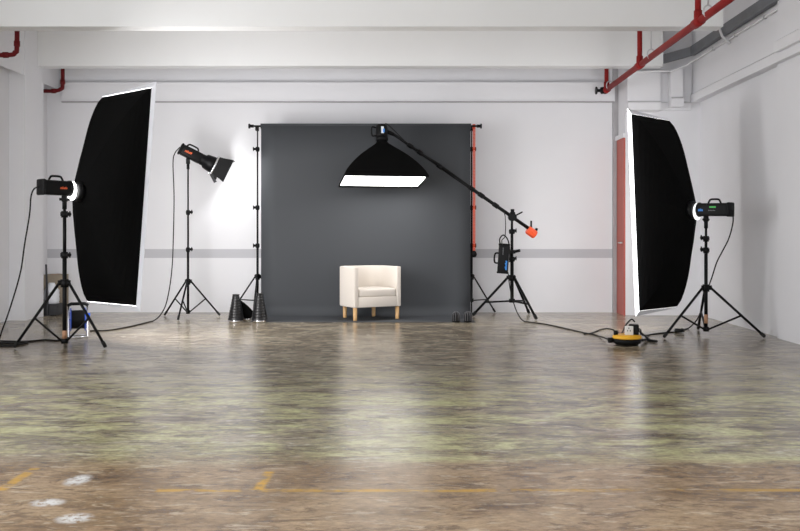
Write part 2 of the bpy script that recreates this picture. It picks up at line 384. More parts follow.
# ------------------------------------------------------------------ softboxes
def shell(mx, W, Hh, depth, r0=0.075, p=1.25, n=14, m=7, depth0=0.0, bulge=0.0):
    mb = MB(mx); rings = []
    def per(hw, hh):
        pts = []
        for (ax, ay, bx, by) in ((-1, -1, 1, -1), (1, -1, 1, 1), (1, 1, -1, 1), (-1, 1, -1, -1)):
            for k in range(m):
                f = k/m; pts.append(((ax+(bx-ax)*f)*hw, (ay+(by-ay)*f)*hh))
        return pts
    for i in range(n+1):
        t = i/n; s_ = 1-t; d_ = (1-s_**p)**(1/p) if t > 0 else 0.0
        c = []
        for (a, b) in per(W/2, Hh/2):
            ang = math.atan2(b/Hh, a/W)
            f = t**4
            k = max(s_, 0)
            ca, cb = r0*math.cos(ang), r0*math.sin(ang)
            yv = (a*k)*(1-f)+ca*f if abs(a*k) > abs(ca) or True else ca
            zv = (b*k)*(1-f)+cb*f
            if bulge:
                yv += math.copysign(1, a)*bulge*math.sin(PI*t)*(1-(2*b/Hh)**2)*(1 if abs(abs(a)-W/2) < 1e-6 else abs(2*a/W))
            # keep outside the ring circle
            L_ = math.hypot(yv, zv)
            if L_ < r0: yv, zv = ca, cb
            c.append(mb.v((-depth0-depth*d_, yv, zv)))
        rings.append(c)
    N = len(rings[0])
    for a, b in zip(rings, rings[1:]):
        for k in range(N): mb.face([a[k], a[(k+1) % N], b[(k+1) % N], b[k]], False)
    return mb
def rect_ring(mx, W, Hh, fy, fz, x0, x1):
    """flat rectangular border from the outer size inwards by fy / fz, between x0 and x1"""
    mb = MB(mx)
    oy, oz, iy, iz = W/2, Hh/2, W/2-fy, Hh/2-fz
    for poly in ([(-oy, -oz), (oy, -oz), (iy, -iz), (-iy, -iz)], [(oy, -oz), (oy, oz), (iy, iz), (iy, -iz)],
                 [(oy, oz), (-oy, oz), (-iy, iz), (iy, iz)], [(-oy, oz), (-oy, -oz), (-iy, -iz), (-iy, iz)]):
        mb.prism([Vector((x0, y, z)) for y, z in poly], (x1-x0, 0, 0))
    return mb
def tall_softbox(center, axis, tilt, W, Hh, depth, label, pw, lit, lip):
    ax = Vector((axis[0], axis[1], 0)).normalized()
    front = Vector((ax.x*math.cos(tilt), ax.y*math.cos(tilt), -math.sin(tilt)))
    mx = frame(center, front)
    t = thing('softbox', center, label, 'softbox')
    fy, fz = 0.075, 0.05
    near = -1 if ax.x > 0 else 1            # which edge of the front faces the open hall
    sh = shell(mx @ T(0, -near*fy/2, 0), W-fy, Hh-2*fz, depth, p=pw, bulge=0.13).build('fabric_shell', M['fabric'], t)
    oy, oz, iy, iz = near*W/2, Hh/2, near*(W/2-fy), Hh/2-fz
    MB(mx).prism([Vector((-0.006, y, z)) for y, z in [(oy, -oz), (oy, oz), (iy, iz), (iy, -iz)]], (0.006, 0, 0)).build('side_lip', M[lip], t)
    for sg in (-1, 1):
        MB(mx).prism([Vector((-0.006, y, z)) for y, z in [(oy, sg*oz), (iy, sg*iz), (-oy, sg*iz), (-oy, sg*(iz+0.006))]], (0.006, 0, 0)).build('end_lip', M['silver'], t)
    MB(mx).box((0.0, -near*fy/2, 0), (0.008, W-fy-0.012, Hh-2*fz-0.006)).build('diffuser', M[lit], t)
    rm = mx @ T(-depth-0.03, 0, 0) @ Matrix.Rotation(PI/2, 4, 'Y')
    MB(rm).lathe([(0.065, 0.06), (0.1, 0.06), (0.1, 0.02), (0.085, 0.0), (0.065, 0.0), (0.065, 0.06)]).build('speed_ring', M['black'], t)
    return t, mx, front
def bits(mb, x0, x1, z0, z1, y, n, sl=0.15, th=0.002):
    """row of small slanted strokes standing for tiny lettering"""
    w = (x1-x0)/n
    for i in range(n):
        xa = x0+i*w; hgt = (z1-z0)*(0.7+0.3*((i*7) % 3)/2)
        mb.prism([Vector((xa, y, z0)), Vector((xa+w*0.68, y, z0)), Vector((xa+w*0.68+sl*hgt, y, z0+hgt)), Vector((xa+sl*hgt, y, z0+hgt))], (0, th, 0))
    return mb
def strobe(ring, front, length, label, side, logo, extras=False, glow='glow', rad=0.078):
    """monolight: local +X is the beam, ring = where its front meets the modifier; side = -1/+1 is the face the camera sees"""
    mx = frame(ring, front)
    t = thing('studio_strobe', ring, label, 'studio light')
    L = length
    body = MB(mx).box((-L/2-0.05, 0, 0), (L, 0.135, 0.145), 0.022, seg=3).build('body', M['plastic'], t)
    MB(mx).box((-L-0.045, 0, 0), (0.035, 0.15, 0.16), 0.015).build('rear_panel', M['plastic'], t)
    MB(mx @ T(-0.06, 0, 0) @ Matrix.Rotation(PI/2, 4, 'Y')).lathe([(0, -0.02), (0.07, -0.02), (0.082, -0.01), (0.082, 0.008), (0.0, 0.008)]).build('front_collar', M['black'], t)
    MB(mx @ T(-0.045, 0, -0.020) @ Matrix.Rotation(PI/2, 4, 'Y')).lathe([(0, 0), (0.090, 0), (0.097, 0.006), (0.097, 0.014), (0, 0.014)]).build('flash_glass', M[glow], t)
    xs = -L*0.5-0.05
    hp = [(xs-0.075, 0, 0.07), (xs-0.06, 0, 0.10), (xs-0.04, 0, 0.115), (xs+0.04, 0, 0.115), (xs+0.06, 0, 0.10), (xs+0.075, 0, 0.07)]
    MB(mx).tube(smooth_path(hp, 4), 0.011, 8).build('handle', M['plastic'], t)
    y = side*0.0685
    if logo == 'orange_print': bits(MB(mx), -L*0.62, -L*0.38, -0.012, 0.012, y-0.001, 7).build('logo', M[logo], body)
    else: bits(MB(mx), -L*0.36-0.0, -L*0.10-0.0, -0.018, 0.012, y-0.001, 8).build('logo', M[logo], body)
    if extras:
        MB(mx).box((-L*0.66, y, 0.028), (0.075, 0.003, 0.017)).build('display', M['green_led'], body)
        bits(MB(mx), -L*0.74, -L*0.52, -0.015, -0.004, y-0.001, 9, 0.0).build('lettering', M['grey_print'], body)
    return t, mx
def yoke(mx, xoff, ztop, root, down=0.16):
    """tilting bracket between strobe body and stand top"""
    p = mx @ Vector((xoff, 0, -0.07))
    m_ = MB().box(p+Vector((0, 0, -0.03)), (0.05, 0.05, 0.07), 0.008).cyl(p+Vector((0, 0, -0.05)), p+Vector((0, 0, -0.14)), 0.022)
    m_.cyl(p+Vector((-0.04, -0.03, -0.04)), p+Vector((0.04, 0.03, -0.04)), 0.014).build('tilt_bracket', M['black'], root)
    return p

# left unit
cL = Vector((-3.06, 9.525, 1.53))
sbL, mxL, frL = tall_softbox(cL, (0.656, 0.754), 0.08, 1.04, 2.36, 0.49, 'tall black softbox with silver lip on the left, pitched slightly forward', 1.25, 'lit_left', 'lip_left')
ringL = mxL @ Vector((-0.52, 0, 0))
stL, smxL = strobe(ringL+Vector((0, 0, 0.025)), (frL.x, frL.y, -0.02), 0.31, 'black strobe with orange lettering and glaring front, on the left stand', -1, 'orange_print')
pL = yoke(smxL, -0.11, 0, stL)
stand('light_stand', (pL.x, pL.y), 'black tripod stand under the strobe of the left softbox, tan sticker low', pL.z-0.10, 0.655, 0.47, (-165, -15, 110), 0.04, 0.30,
      (0.93, 1.34), (0.085, 0.17), kdir=(1, -0.2, 0), rad=0.021, legr=0.0145)
MB(mxL).box((-0.20, -0.36, 0.08), (0.006, 0.02, 0.09), 0.004).build('vent_tag', M['white_print'], sbL)
# right unit
cR = Vector((2.852, 10.575, 1.392))
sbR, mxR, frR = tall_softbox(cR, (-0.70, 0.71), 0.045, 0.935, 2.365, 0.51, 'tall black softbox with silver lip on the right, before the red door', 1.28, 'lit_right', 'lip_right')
ringR = mxR @ Vector((-0.53, 0, 0))
stR, smxR = strobe(ringR, (frR.x, frR.y, 0.015), 0.38, 'black strobe with blue lettering and green display on the right stand', 1, 'blue_print', True, 'glowdim')
pR = yoke(smxR, -0.14, 0, stR)
stand('light_stand', (pR.x, pR.y), 'black tripod stand under the strobe of the right softbox, near the wall', pR.z-0.10, 0.545, 0.62, (-153, -27, 80), 0.05, 0.24,
      (0.96, 1.09), (0.14, 0.24), kdir=(-1, -0.2, 0.2), rad=0.020, legr=0.0145)
MB(mxR).box((-0.20, 0.33, 0.05), (0.006, 0.02, 0.09), 0.004).build('vent_tag', M['white_print'], sbR)

# spot head on the back-left stand
sp = at(189, 160, 12.28)
sfront = Vector((0.82, 0.30, -0.42)).normalized()
mxS = frame(at(204, 160.5, 12.41), sfront)
t = thing('studio_strobe', mxS.translation, 'black strobe with barn doors tilted down at the back wall', 'studio light')
body = MB(mxS).box((-0.19, 0, 0), (0.30, 0.135, 0.145), 0.022, seg=3).build('body', M['plastic'], t)
MB(mxS).box((-0.345, 0, 0), (0.035, 0.15, 0.16), 0.015).build('rear_panel', M['plastic'], t)
MB(mxS).tube(smooth_path([(-0.29, 0, 0.07), (-0.275, 0, 0.10), (-0.25, 0, 0.112), (-0.16, 0, 0.112), (-0.135, 0, 0.10), (-0.12, 0, 0.07)], 4), 0.011, 8).build('handle', M['plastic'], t)
bits(MB(mxS), -0.29, -0.19, -0.016, 0.016, -0.0695, 6).build('logo', M['orange_print'], body)
lt = mxS @ T(-0.05, 0, 0) @ Matrix.Rotation(PI/2, 4, 'Y')
MB(lt).lathe([(0.07, 0.0), (0.078, 0.01), (0.078, 0.05), (0.10, 0.07), (0.115, 0.16), (0.115, 0.19), (0.109, 0.19), (0.108, 0.16), (0.07, 0.06), (0.07, 0.0)]).build('reflector', M['black'], t)
MB(lt).lathe([(0, 0.06), (0.055, 0.06), (0.05, 0.10), (0.03, 0.12), (0, 0.125)]).build('flash_glass', M['glow'], t)
fm = MB(mxS)
for s_ in (-1, 1):
    fm.box((0.15, s_*0.125, 0), (0.02, 0.012, 0.26), 0.003).box((0.15, 0, s_*0.125), (0.02, 0.25, 0.012), 0.003)
    fm.box((0.14, 0, s_*0.105), (0.05, 0.03, 0.02))
fm.build('door_frame', M['chrome'], t)
def barn(name, pts):
    m_ = MB(mxS); n = (Vector(pts[1])-Vector(pts[0])).cross(Vector(pts[2])-Vector(pts[0])).normalized()
    m_.prism([Vector(p) for p in pts], n*0.003).build(name, M['black'], t)
barn('barn_door', [(0.165, -0.127, -0.12), (0.165, -0.127, 0.12), (0.345, -0.165, 0.17), (0.345, -0.165, -0.17)])
barn('barn_door', [(0.165, 0.127, -0.12), (0.165, 0.127, 0.12), (0.29, 0.30, 0.17), (0.29, 0.30, -0.17)])
barn('barn_door', [(0.165, -0.11, 0.127), (0.165, 0.11, 0.127), (0.37, 0.15, 0.165), (0.37, -0.15, 0.165)])
barn('barn_door', [(0.165, -0.11, -0.127), (0.165, 0.11, -0.127), (0.27, 0.13, -0.20), (0.27, -0.13, -0.20)])
p = mxS @ Vector((-0.20, 0, -0.08))
MB().box(p+Vector((0, 0, -0.03)), (0.05, 0.05, 0.08), 0.008).cyl(p+Vector((0, 0, -0.05)), p+Vector((0, 0, -0.14)), 0.02).cyl(p+Vector((0, -0.05, -0.05)), p+Vector((0, 0.05, -0.05)), 0.014).build('tilt_bracket', M['black'], t)
spot_stand = stand('light_stand', (p.x, p.y), 'slim black tripod stand against the back wall, under the strobe with barn doors', p.z-0.1, 0.50, 0.44, (150, 26, -93), 0.05, 0.25, (0.93, 1.44), None, rad=0.016, kdir=(1, -0.3, 0.1), legr=0.012)
spot_head = t
ld = bpy.data.lights.new('spot_beam', 'SPOT'); ld.energy = 16; ld.spot_size = math.radians(172); ld.spot_blend = 0.12; ld.shadow_soft_size = 0.06
lo = bpy.data.objects.new('spot_beam', ld); COL.objects.link(lo)
lo.matrix_world = T(0, 0, 0)
lo.rotation_mode = 'QUATERNION'; lo.rotation_quaternion = sfront.to_track_quat('-Z', 'Y')
lo.parent = t; lo.location = (mxS @ Vector((0.175, 0, 0)))-mxS.translation

# ------------------------------------------------------------------ backdrop
YP = 12.57; XA, XZ = -2.08, 0.845; ZT = 2.655
t = thing('paper_backdrop', ((XA+XZ)/2, YP, 0), 'dark grey seamless paper backdrop hung behind the cream armchair', 'backdrop')
prof = [(YP, ZT-0.0)]+[(YP, z) for z in (2.2, 1.8, 1.4, 1.0, 0.7, 0.5)]
R_ = 0.15
for k in range(0, 10):
    a = k/9*PI/2; prof.append((YP-R_+R_*math.cos(a), 0.004+R_-R_*math.sin(a)))
prof += [(11.95, 0.004), (11.63, 0.004)]
m_ = MB(); N = 14; g = []
for (yy, zz) in prof:
    row = []
    for i in range(N+1):
        x = XA+(XZ-XA)*i/N
        wv = 0.012*math.sin(i*0.9)*max(0, min(1, (zz-0.3)/1.0))*max(0, min(1, (2.5-zz)))
        row.append(m_.v((x, yy+wv, zz)))
    g.append(row)
for a, b in zip(g, g[1:]):
    for i in range(N): m_.face([a[i], a[i+1], b[i+1], b[i]], True)
pp = m_.build('paper_sheet', M['paper'], t)
md = pp.modifiers.new('thickness', 'SOLIDIFY'); md.thickness = 0.003; md.offset = 1
MB().cyl((XA-0.01, YP+0.036, ZT), (XZ+0.01, YP+0.036, ZT), 0.036, seg=20).build('paper_roll', M['paper'], t)
YC = YP+0.10
t = thing('backdrop_crossbar', ((XA+XZ)/2, YC, ZT), 'thin black crossbar with end knobs carrying the grey paper backdrop', 'crossbar')
MB().cyl((-2.24, YC-0.064, ZT), (0.985, YC-0.064, ZT), 0.013).build('bar', M['black'], t)
for x, s_ in ((-2.24, -1), (0.985, 1)):
    MB().cyl((x-0.05*s_, YC-0.064, ZT), (x, YC-0.064, ZT), 0.022).cyl((x, YC-0.064, ZT), (x+0.02*s_, YC-0.064, ZT), 0.034).build('end_knob', M['black'], t)
YS = 12.78
for xs, ang, lab in ((-2.165, (152, 272, 32), 'thin black tripod stand holding the left end of the backdrop'), (0.875, (40, 160, 266), 'thin black tripod stand holding the right end of the backdrop')):
    s_ = stand('backdrop_stand', (xs, YS), lab, ZT-0.03, 0.545, 0.47, ang, 0.18, 0.2, (0.98, 1.52, 2.35), None, rad=0.0165, cat='backdrop stand', legr=0.011, kdir=(1 if xs > 0 else -1, -0.2, 0))
    MB().box((xs, YS-0.03, ZT-0.02), (0.04, 0.10, 0.06), 0.006).build('bar_hook', M['black'], s_)
# orange bead chain
xc, yc = (473.4-CX)/70.6, 12.62
t = thing('pull_chain', (xc, yc, 0.85), 'orange pull chain with a black weight at the right backdrop edge', 'chain')
m_ = MB(); zlo, zhi = 0.90, 2.64
for dx in (-0.010, 0.010):
    m_.tube([(xc+dx, yc, zhi), (xc+dx, yc, zlo)], 0.006, 6)
    for k in range(88):
        z = zlo+(zhi-zlo)*k/87
        m_.lathe([(0, -0.007), (0.010, -0.003), (0.010, 0.003), (0, 0.007)], T(xc+dx, yc, z), 6)
m_.build('bead_strand', M['orange'], t)
MB().lathe([(0, -0.045), (0.03, -0.035), (0.042, 0.0), (0.03, 0.035), (0.014, 0.05), (0, 0.05)], T(xc, yc, 0.86), 16).build('chain_weight', M['black'], t)
MB().lathe([(0, -0.02), (0.034, -0.02), (0.034, 0.02), (0, 0.02)], T(xc, yc+0.03, 2.655) @ Matrix.Rotation(PI/2, 4, 'Y'), 16).build('chain_wheel', M['orange'], t)

# ------------------------------------------------------------------ boom with overhead softbox
bx, by = 1.405, 12.40
bs = stand('boom_stand', (bx, by), 'heavy black boom stand right of the backdrop, its arm reaching over the armchair', 1.42, 0.55, 0.54, (-60, 177, 57), 0.20, 0.2, (0.80, 1.18), None, rad=0.024, cat='boom stand', legr=0.017, kdir=(1, -0.3, 0.2))
pivot = Vector((bx, by-0.06, 1.375)); A = Vector((-0.27, 12.06, 2.515))
dv = (pivot-A).normalized(); E = pivot+dv*0.30
m_ = MB().tube([A, A+dv*0.25, A.lerp(pivot, 0.4)], 0.02, 10).build('boom_arm', M['black'], bs)
MB().cyl(A.lerp(pivot, 0.38), E, 0.024).build('boom_tube', M['black'], bs)
for k in (0.16, 0.24, 0.40, 0.66, 0.74, 0.86):
    q = A.lerp(pivot, k); MB().cyl(q-dv*0.04, q+dv*0.04, 0.032).build('boom_collar', M['black'], bs)
MB().cyl(pivot+Vector((0, -0.05, 0)), pivot+Vector((0, 0.09, 0)), 0.055, seg=18).box(pivot+Vector((0, 0.0, 0.045)), (0.07, 0.08, 0.05), 0.01).cyl(pivot+Vector((0, 0, 0.05)), pivot+Vector((0, 0, 0.11)), 0.026).cyl(pivot+Vector((0, 0.02, 0)), pivot+Vector((0.13, -0.05, 0.07)), 0.01).build('pivot_clamp', M['black'], bs)
w_ = MB(frame(E+Vector((0.02, 0, -0.04)), dv)).lathe([(0, -0.07), (0.05, -0.07), (0.062, -0.055), (0.062, 0.055), (0.05, 0.07), (0, 0.07)], Matrix.Rotation(PI/2, 4, 'Y'), 8, sm=False)
w_.build('counterweight', M['orange'], bs)
MB().cyl(E-dv*0.02, E+dv*0.09, 0.014).cyl(E+dv*0.02+Vector((0, 0, -0.02)), E+dv*0.02+Vector((0.0, 0, 0.13)), 0.013).cyl(E+dv*0.08+Vector((0, 0, -0.04)), E+dv*0.08+Vector((0.03, 0, 0.06)), 0.018).build('end_hook', M['black'], bs)
# overhead softbox
nearc = Vector((-0.300, 11.58, 1.905)); farc = Vector((-0.425, 12.26, 1.80))
U = (farc-nearc).normalized(); Wd = Vector((0.985, 0.165, 0.0)); Wd = (Wd-U*Wd.dot(U)).normalized()
Fd = U.cross(Wd).normalized()
if Fd.z > 0: Fd = -Fd
cen = (nearc+farc)/2
mxB = frame(cen, Fd, U)
t = thing('softbox', cen, 'black softbox on the boom, lit white underneath, above the cream armchair', 'softbox')
BW, BH, BD = 1.10, (farc-nearc).length+0.04, 0.56
shell(mxB, BW, BH, BD, p=1.2, r0=0.07).build('fabric_shell', M['fabric'], t)
rect_ring(mxB, BW, BH, 0.012, 0.012, 0.0, 0.025).build('front_lip', M['fabric'], t)
MB(mxB).box((-0.004, 0, 0), (0.008, BW-0.03, BH-0.03)).build('diffuser', M['lit'], t)
MB(mxB @ T(-BD-0.03, 0, 0) @ Matrix.Rotation(PI/2, 4, 'Y')).lathe([(0.06, 0.05), (0.085, 0.05), (0.085, 0.0), (0.06, 0.0), (0.06, 0.05)]).build('speed_ring', M['black'], t)
hd = mxB @ T(-BD-0.03, 0, 0)
fhead = t = thing('flash_head', hd.translation, 'small black flash head on top of the overhead softbox, at the boom tip', 'studio light')
MB(hd @ Matrix.Rotation(-PI/2, 4, 'Y')).lathe([(0, 0.0), (0.075, 0.0), (0.078, 0.02), (0.078, 0.15), (0.06, 0.17), (0, 0.17)], seg=20).build('head_body', M['plastic'], t)
MB(hd).box((-0.08, 0.0, -0.079), (0.09, 0.035, 0.004)).build('label_plate', M['white_print'], t)
MB(hd).box((-0.07, -0.018, -0.081), (0.05, 0.022, 0.004)).build('logo', M['blue_print'], t)
MB(hd).tube(smooth_path([(-0.02, 0.075, 0), (-0.02, 0.13, 0), (-0.13, 0.13, 0), (-0.13, 0.075, 0)], 4), 0.011, 8).build('handle', M['plastic'], t)
MB().cyl(hd @ Vector((-0.08, -0.06, 0)), A+dv*0.06, 0.028).build('boom_coupling', M['black'], t)
# power pack
#
pk = at(503.5, 258.5, 12.30); mxK = T(*pk) @ Matrix.Rotation(math.radians(4), 4, 'Y') @ RZ(-8)
t = thing('power_pack', pk-Vector((0, 0, 0.2)), 'black power pack with blue lettering clamped to the boom stand column', 'power pack')
packt = t
pb = MB(mxK).box((0, 0, 0), (0.145, 0.13, 0.37), 0.012).build('pack_body', M['plastic'], t)
MB(mxK).box((0, 0, -0.19), (0.155, 0.14, 0.03), 0.008).build('bumper', M['black'], t)
MB(mxK).box((0, 0, 0.19), (0.155, 0.14, 0.03), 0.008).build('bumper', M['black'], t)
MB(mxK).tube(smooth_path([(-0.075, 0, 0.07), (-0.115, 0, 0.06), (-0.125, 0, 0.0), (-0.115, 0, -0.06), (-0.075, 0, -0.07)], 4), 0.012, 8).build('handle', M['plastic'], t)
bits(MB(mxK @ T(0.045, -0.066, -0.09) @ Matrix.Rotation(-PI/2, 4, 'Y')), -0.065, 0.065, -0.012, 0.018, 0, 8).build('logo', M['blue_print'], pb)
bits(MB(mxK @ T(-0.01, -0.066, 0.10) @ Matrix.Rotation(-PI/2, 4, 'Y')), -0.05, 0.05, -0.006, 0.008, 0, 9, 0.0).build('lettering', M['grey_print'], pb)
MB().box((bx-0.01, by-0.03, pk.z+0.09), (0.10, 0.09, 0.05), 0.008).cyl((bx+0.02, by-0.05, pk.z+0.09), (bx+0.10, by-0.09, pk.z+0.11), 0.02).build('clamp', M['black'], t)
MB().tube(smooth_path([pk+Vector((-0.045, 0, 0.19)), pk+Vector((-0.05, 0, 0.27)), pk+Vector((0.0, 0, 0.32)), pk+Vector((0.06, -0.01, 0.25)), pk+Vector((0.085, -0.02, 0.10)), pk+Vector((0.082, -0.02, -0.05))], 6), 0.009, 8).build('pack_cord', M['rubber'], t)

# ------------------------------------------------------------------ armchair
AC = Vector((-0.576, 12.13, 0.008)); mxC = T(*AC) @ RZ(30)
t = thing('armchair', AC, 'cream upholstered tub armchair with beech legs standing before the grey backdrop', 'armchair')
w, dp, zb, zt, th = 0.70, 0.62, 0.17, 0.702, 0.064
m_ = MB(mxC)
# U-shaped tub: plan outline with rounded rear corners, extruded then bevelled
def plan(hw, y0, y1, r, n=7):
    pts = [(-hw, y0), (hw, y0)]
    for k in range(n+1):
        a = k/n*PI/2; pts.append((hw-r+r*math.cos(a), y1-r+r*math.sin(a)))
    for k in range(n+1):
        a = PI/2+k/n*PI/2; pts.append((-hw+r+r*math.cos(a), y1-r+r*math.sin(a)))
    return pts
def extrude_plan(mb, outer, inner, z0, z1, bev):
    tb = bmesh.new()
    # ring polygon U: outer path from front-right round the back to front-left, then inner back
    o = outer[1:]+outer[:1]; i_ = inner[1:]+inner[:1]
    poly = o+i_[::-1]
    n = len(o)
    vo0 = [tb.verts.new((x, y, z0)) for x, y in o]; vi0 = [tb.verts.new((x, y, z0)) for x, y in i_]
    vo1 = [tb.verts.new((x, y, z1)) for x, y in o]; vi1 = [tb.verts.new((x, y, z1)) for x, y in i_]
    for k in range(n-1):
        tb.faces.new([vo0[k], vo0[k+1], vo1[k+1], vo1[k]]); tb.faces.new([vi0[k+1], vi0[k], vi1[k], vi1[k+1]])
        tb.faces.new([vo1[k], vo1[k+1], vi1[k+1], vi1[k]]); tb.faces.new([vo0[k+1], vo0[k], vi0[k], vi0[k+1]])
    for k in (0, n-1): tb.faces.new([vo0[k], vo1[k], vi1[k], vi0[k]] if k == 0 else [vo0[k], vi0[k], vi1[k], vo1[k]])
    bmesh.ops.recalc_face_normals(tb, faces=list(tb.faces))
    es = [e for e in tb.edges if len(e.link_faces) == 2 and e.calc_face_angle(0) > 0.8]
    bmesh.ops.bevel(tb, geom=es, offset=bev, segments=3, profile=0.5, affect='EDGES')
    mb._merge(tb, mb.mx, True)
ou = plan(w/2, -dp/2, dp/2, 0.24); inn = plan(w/2-th, -dp/2, dp/2-th-0.01, 0.18)
extrude_plan(m_, ou, inn, 0.172, zt, 0.014)
m_.build('tub_back', M['uphol'], t)
def solid_plan(mb, pl, z0, z1, bev, seg):
    tb = bmesh.new(); a = [tb.verts.new((x, y, z0)) for x, y in pl]; b = [tb.verts.new((x, y, z1)) for x, y in pl]; n = len(a)
    tb.faces.new(a[::-1]); tb.faces.new(b)
    for k in range(n): tb.faces.new([a[k], a[(k+1) % n], b[(k+1) % n], b[k]])
    bmesh.ops.recalc_face_normals(tb, faces=list(tb.faces))
    es = [e for e in tb.edges if e.calc_face_angle(0) > 0.8]
    bmesh.ops.bevel(tb, geom=es, offset=bev, segments=seg, profile=0.5, affect='EDGES'); mb._merge(tb, mb.mx, True); return mb
solid_plan(MB(mxC), plan(w/2-th+0.002, -dp/2+0.004, dp/2-th-0.006, 0.178), 0.173, 0.308, 0.008, 2).build('seat_base', M['uphol'], t)
solid_plan(MB(mxC), plan(w/2-th-0.006, -dp/2+0.006, dp/2-th-0.016, 0.172), 0.305, 0.415, 0.03, 4).build('seat_cushion', M['uphol'], t)
for sx in (-1, 1):
    for sy in (-1, 1):
        MB(mxC).lathe([(0, 0.0), (0.023, 0.0), (0.025, 0.004), (0.028, 0.17), (0, 0.17)], T(sx*(0.315 if sy < 0 else 0.22), sy*0.25-0.015, 0.0), 16).build('leg', M['wood'], t)

# ------------------------------------------------------------------ snoots and small caps on the floor
def snoot(p, h, r0, r1, label):
    t = thing('snoot', p, label, 'snoot'); n = 9; prof = [(r0, 0.03)]
    for k in range(n):
        z0 = 0.03+(h-0.05)*k/n; z1 = 0.03+(h-0.05)*(k+1)/n; ra = r0+(r1-r0)*k/n; rb = r0+(r1-r0)*(k+1)/n
        prof += [(ra, z0+0.002), (ra*0.985, z1-0.006), (rb*0.93, z1-0.003)]
    prof += [(r1*0.95, h-0.018), (r1*1.08, h-0.015), (r1*1.08, h), (r1*0.8, h), (r1*0.8, h-0.03)]
    MB(T(*p)).lathe(prof, seg=24).build('ribbed_cone', M['snoot'], t)
    MB(T(*p)).lathe([(r0*0.72, 0.0), (r0*0.86, 0.0), (r0*0.86, 0.035), (r0*0.72, 0.035), (r0*0.72, 0.0)], seg=24).build('mount_rim', M['chrome'], t)
snoot(fl(236, 322), 0.36, 0.105, 0.042, 'ribbed black snoot with chrome rim, leftmost at the foot of the backdrop stand')
snoot(fl(259.5, 322, 0.005), 0.37, 0.105, 0.042, 'ribbed black snoot with chrome rim, touching the left edge of the paper')
p = fl(246.5, 320.2, 0.0)
t = thing('background_reflector', p, 'squat black reflector with slanted top between the two snoots', 'reflector')
m_ = MB(T(*p)); N = 24; ra = []; rb = []; rc = []
for k in range(N):
    a = 2*PI*k/N; c, s_ = math.cos(a), math.sin(a)
    ra.append(m_.v((0.065*c, 0.065*s_, 0.03))); zt_ = 0.185-0.085*c
    rr = 0.085+0.015*(zt_/0.27); rb.append(m_.v((rr*c, rr*s_, zt_))); rc.append(m_.v(((rr-0.008)*c, (rr-0.008)*s_, zt_-0.002)))
rd = [m_.v((0.055*math.cos(2*PI*k/N), 0.055*math.sin(2*PI*k/N), 0.035)) for k in range(N)]
for k in range(N):
    j = (k+1) % N
    m_.face([ra[k], ra[j], rb[j], rb[k]], True); m_.face([rb[k], rb[j], rc[j], rc[k]]); m_.face([rc[k], rc[j], rd[j], rd[k]], True)
m_.build('reflector_bowl', M['fabric'], t)
MB(T(*p)).lathe([(0.045, 0.0), (0.058, 0.0), (0.058, 0.035), (0.045, 0.035), (0.045, 0.0)], seg=24).build('mount_rim', M['chrome'], t)
def cap(p, label):
    t = thing('protective_cap', p, label, 'lamp cap')
    MB(T(*p)).lathe([(0, 0.0), (0.052, 0.0), (0.052, 0.015), (0.048, 0.02), (0.05, 0.085), (0.043, 0.11), (0.026, 0.128), (0, 0.134)], seg=24).build('cap_shell', M['plastic'], t)
    m_ = MB(T(*p))
    for k in range(10):
        a = 2*PI*k/10+0.2; c, s_ = math.cos(a), math.sin(a)
        m_.tube([(0.051*c, 0.051*s_, 0.015), (0.052*c, 0.052*s_, 0.085), (0.044*c, 0.044*s_, 0.112), (0.02*c, 0.02*s_, 0.132)], 0.004, 6)
    m_.build('rib_cage', M['grey_print'], t)
cap(fl(456.3, 322.3, 0.007)+Vector((0, 0.07, 0)), 'small black ribbed dome cap nearer the armchair, at the right front of the paper')
cap(fl(468.3, 322.3, 0.007)+Vector((0, 0.07, 0)), 'small black ribbed dome cap at the right front corner of the paper')

# ------------------------------------------------------------------ extension reels
p = fl(627, 345)
t = thing('extension_socket', p, 'round black and yellow extension socket on the floor before the right softbox', 'extension socket')
MB(T(*p)).lathe([(0, 0.0), (0.105, 0.0), (0.125, 0.015), (0.145, 0.03), (0.145, 0.07), (0.0, 0.07)], seg=36).build('base_drum', M['plastic'], t)
MB(T(*p)).lathe([(0, 0.07), (0.146, 0.07), (0.15, 0.08), (0.142, 0.10), (0.12, 0.108), (0, 0.108)], seg=36).build('yellow_cover', M['yellow'], t)
MB(T(*p)).cyl((-0.15, 0, 0.05), (-0.19, -0.01, 0.05), 0.028).build('cord_outlet', M['black'], t)
MB(T(*p)).cyl((-0.115, 0, 0.10), (-0.115, 0, 0.15), 0.022).build('switch_knob', M['black'], t)
t2 = thing('socket_adapter', p+Vector((0.035, 0, 0.108)), 'black plug adapter with pale socket face standing on the yellow socket', 'plug adapter')
adt = t2; ext = t
a_ = MB(T(*(p+Vector((0.04, 0, 0.108))))@RZ(-12))
a_.box((0.03, 0.02, 0.052), (0.10, 0.10, 0.105), 0.01).build('adapter_body', M['plastic'], t2)
fp = MB(T(*(p+Vector((0.04, 0, 0.108))))@RZ(-12)).box((-0.02, -0.045, 0.045), (0.085, 0.04, 0.09), 0.006).build('socket_face', M['socket'], t2)
hb = MB(T(*(p+Vector((0.04, 0, 0.108))))@RZ(-12))
for (x, z) in ((-0.035, 0.045), (-0.008, 0.045), (-0.022, 0.07)): hb.box((x, -0.066, z), (0.008, 0.003, 0.014))
hb.build('socket_holes', M['black'], fp)
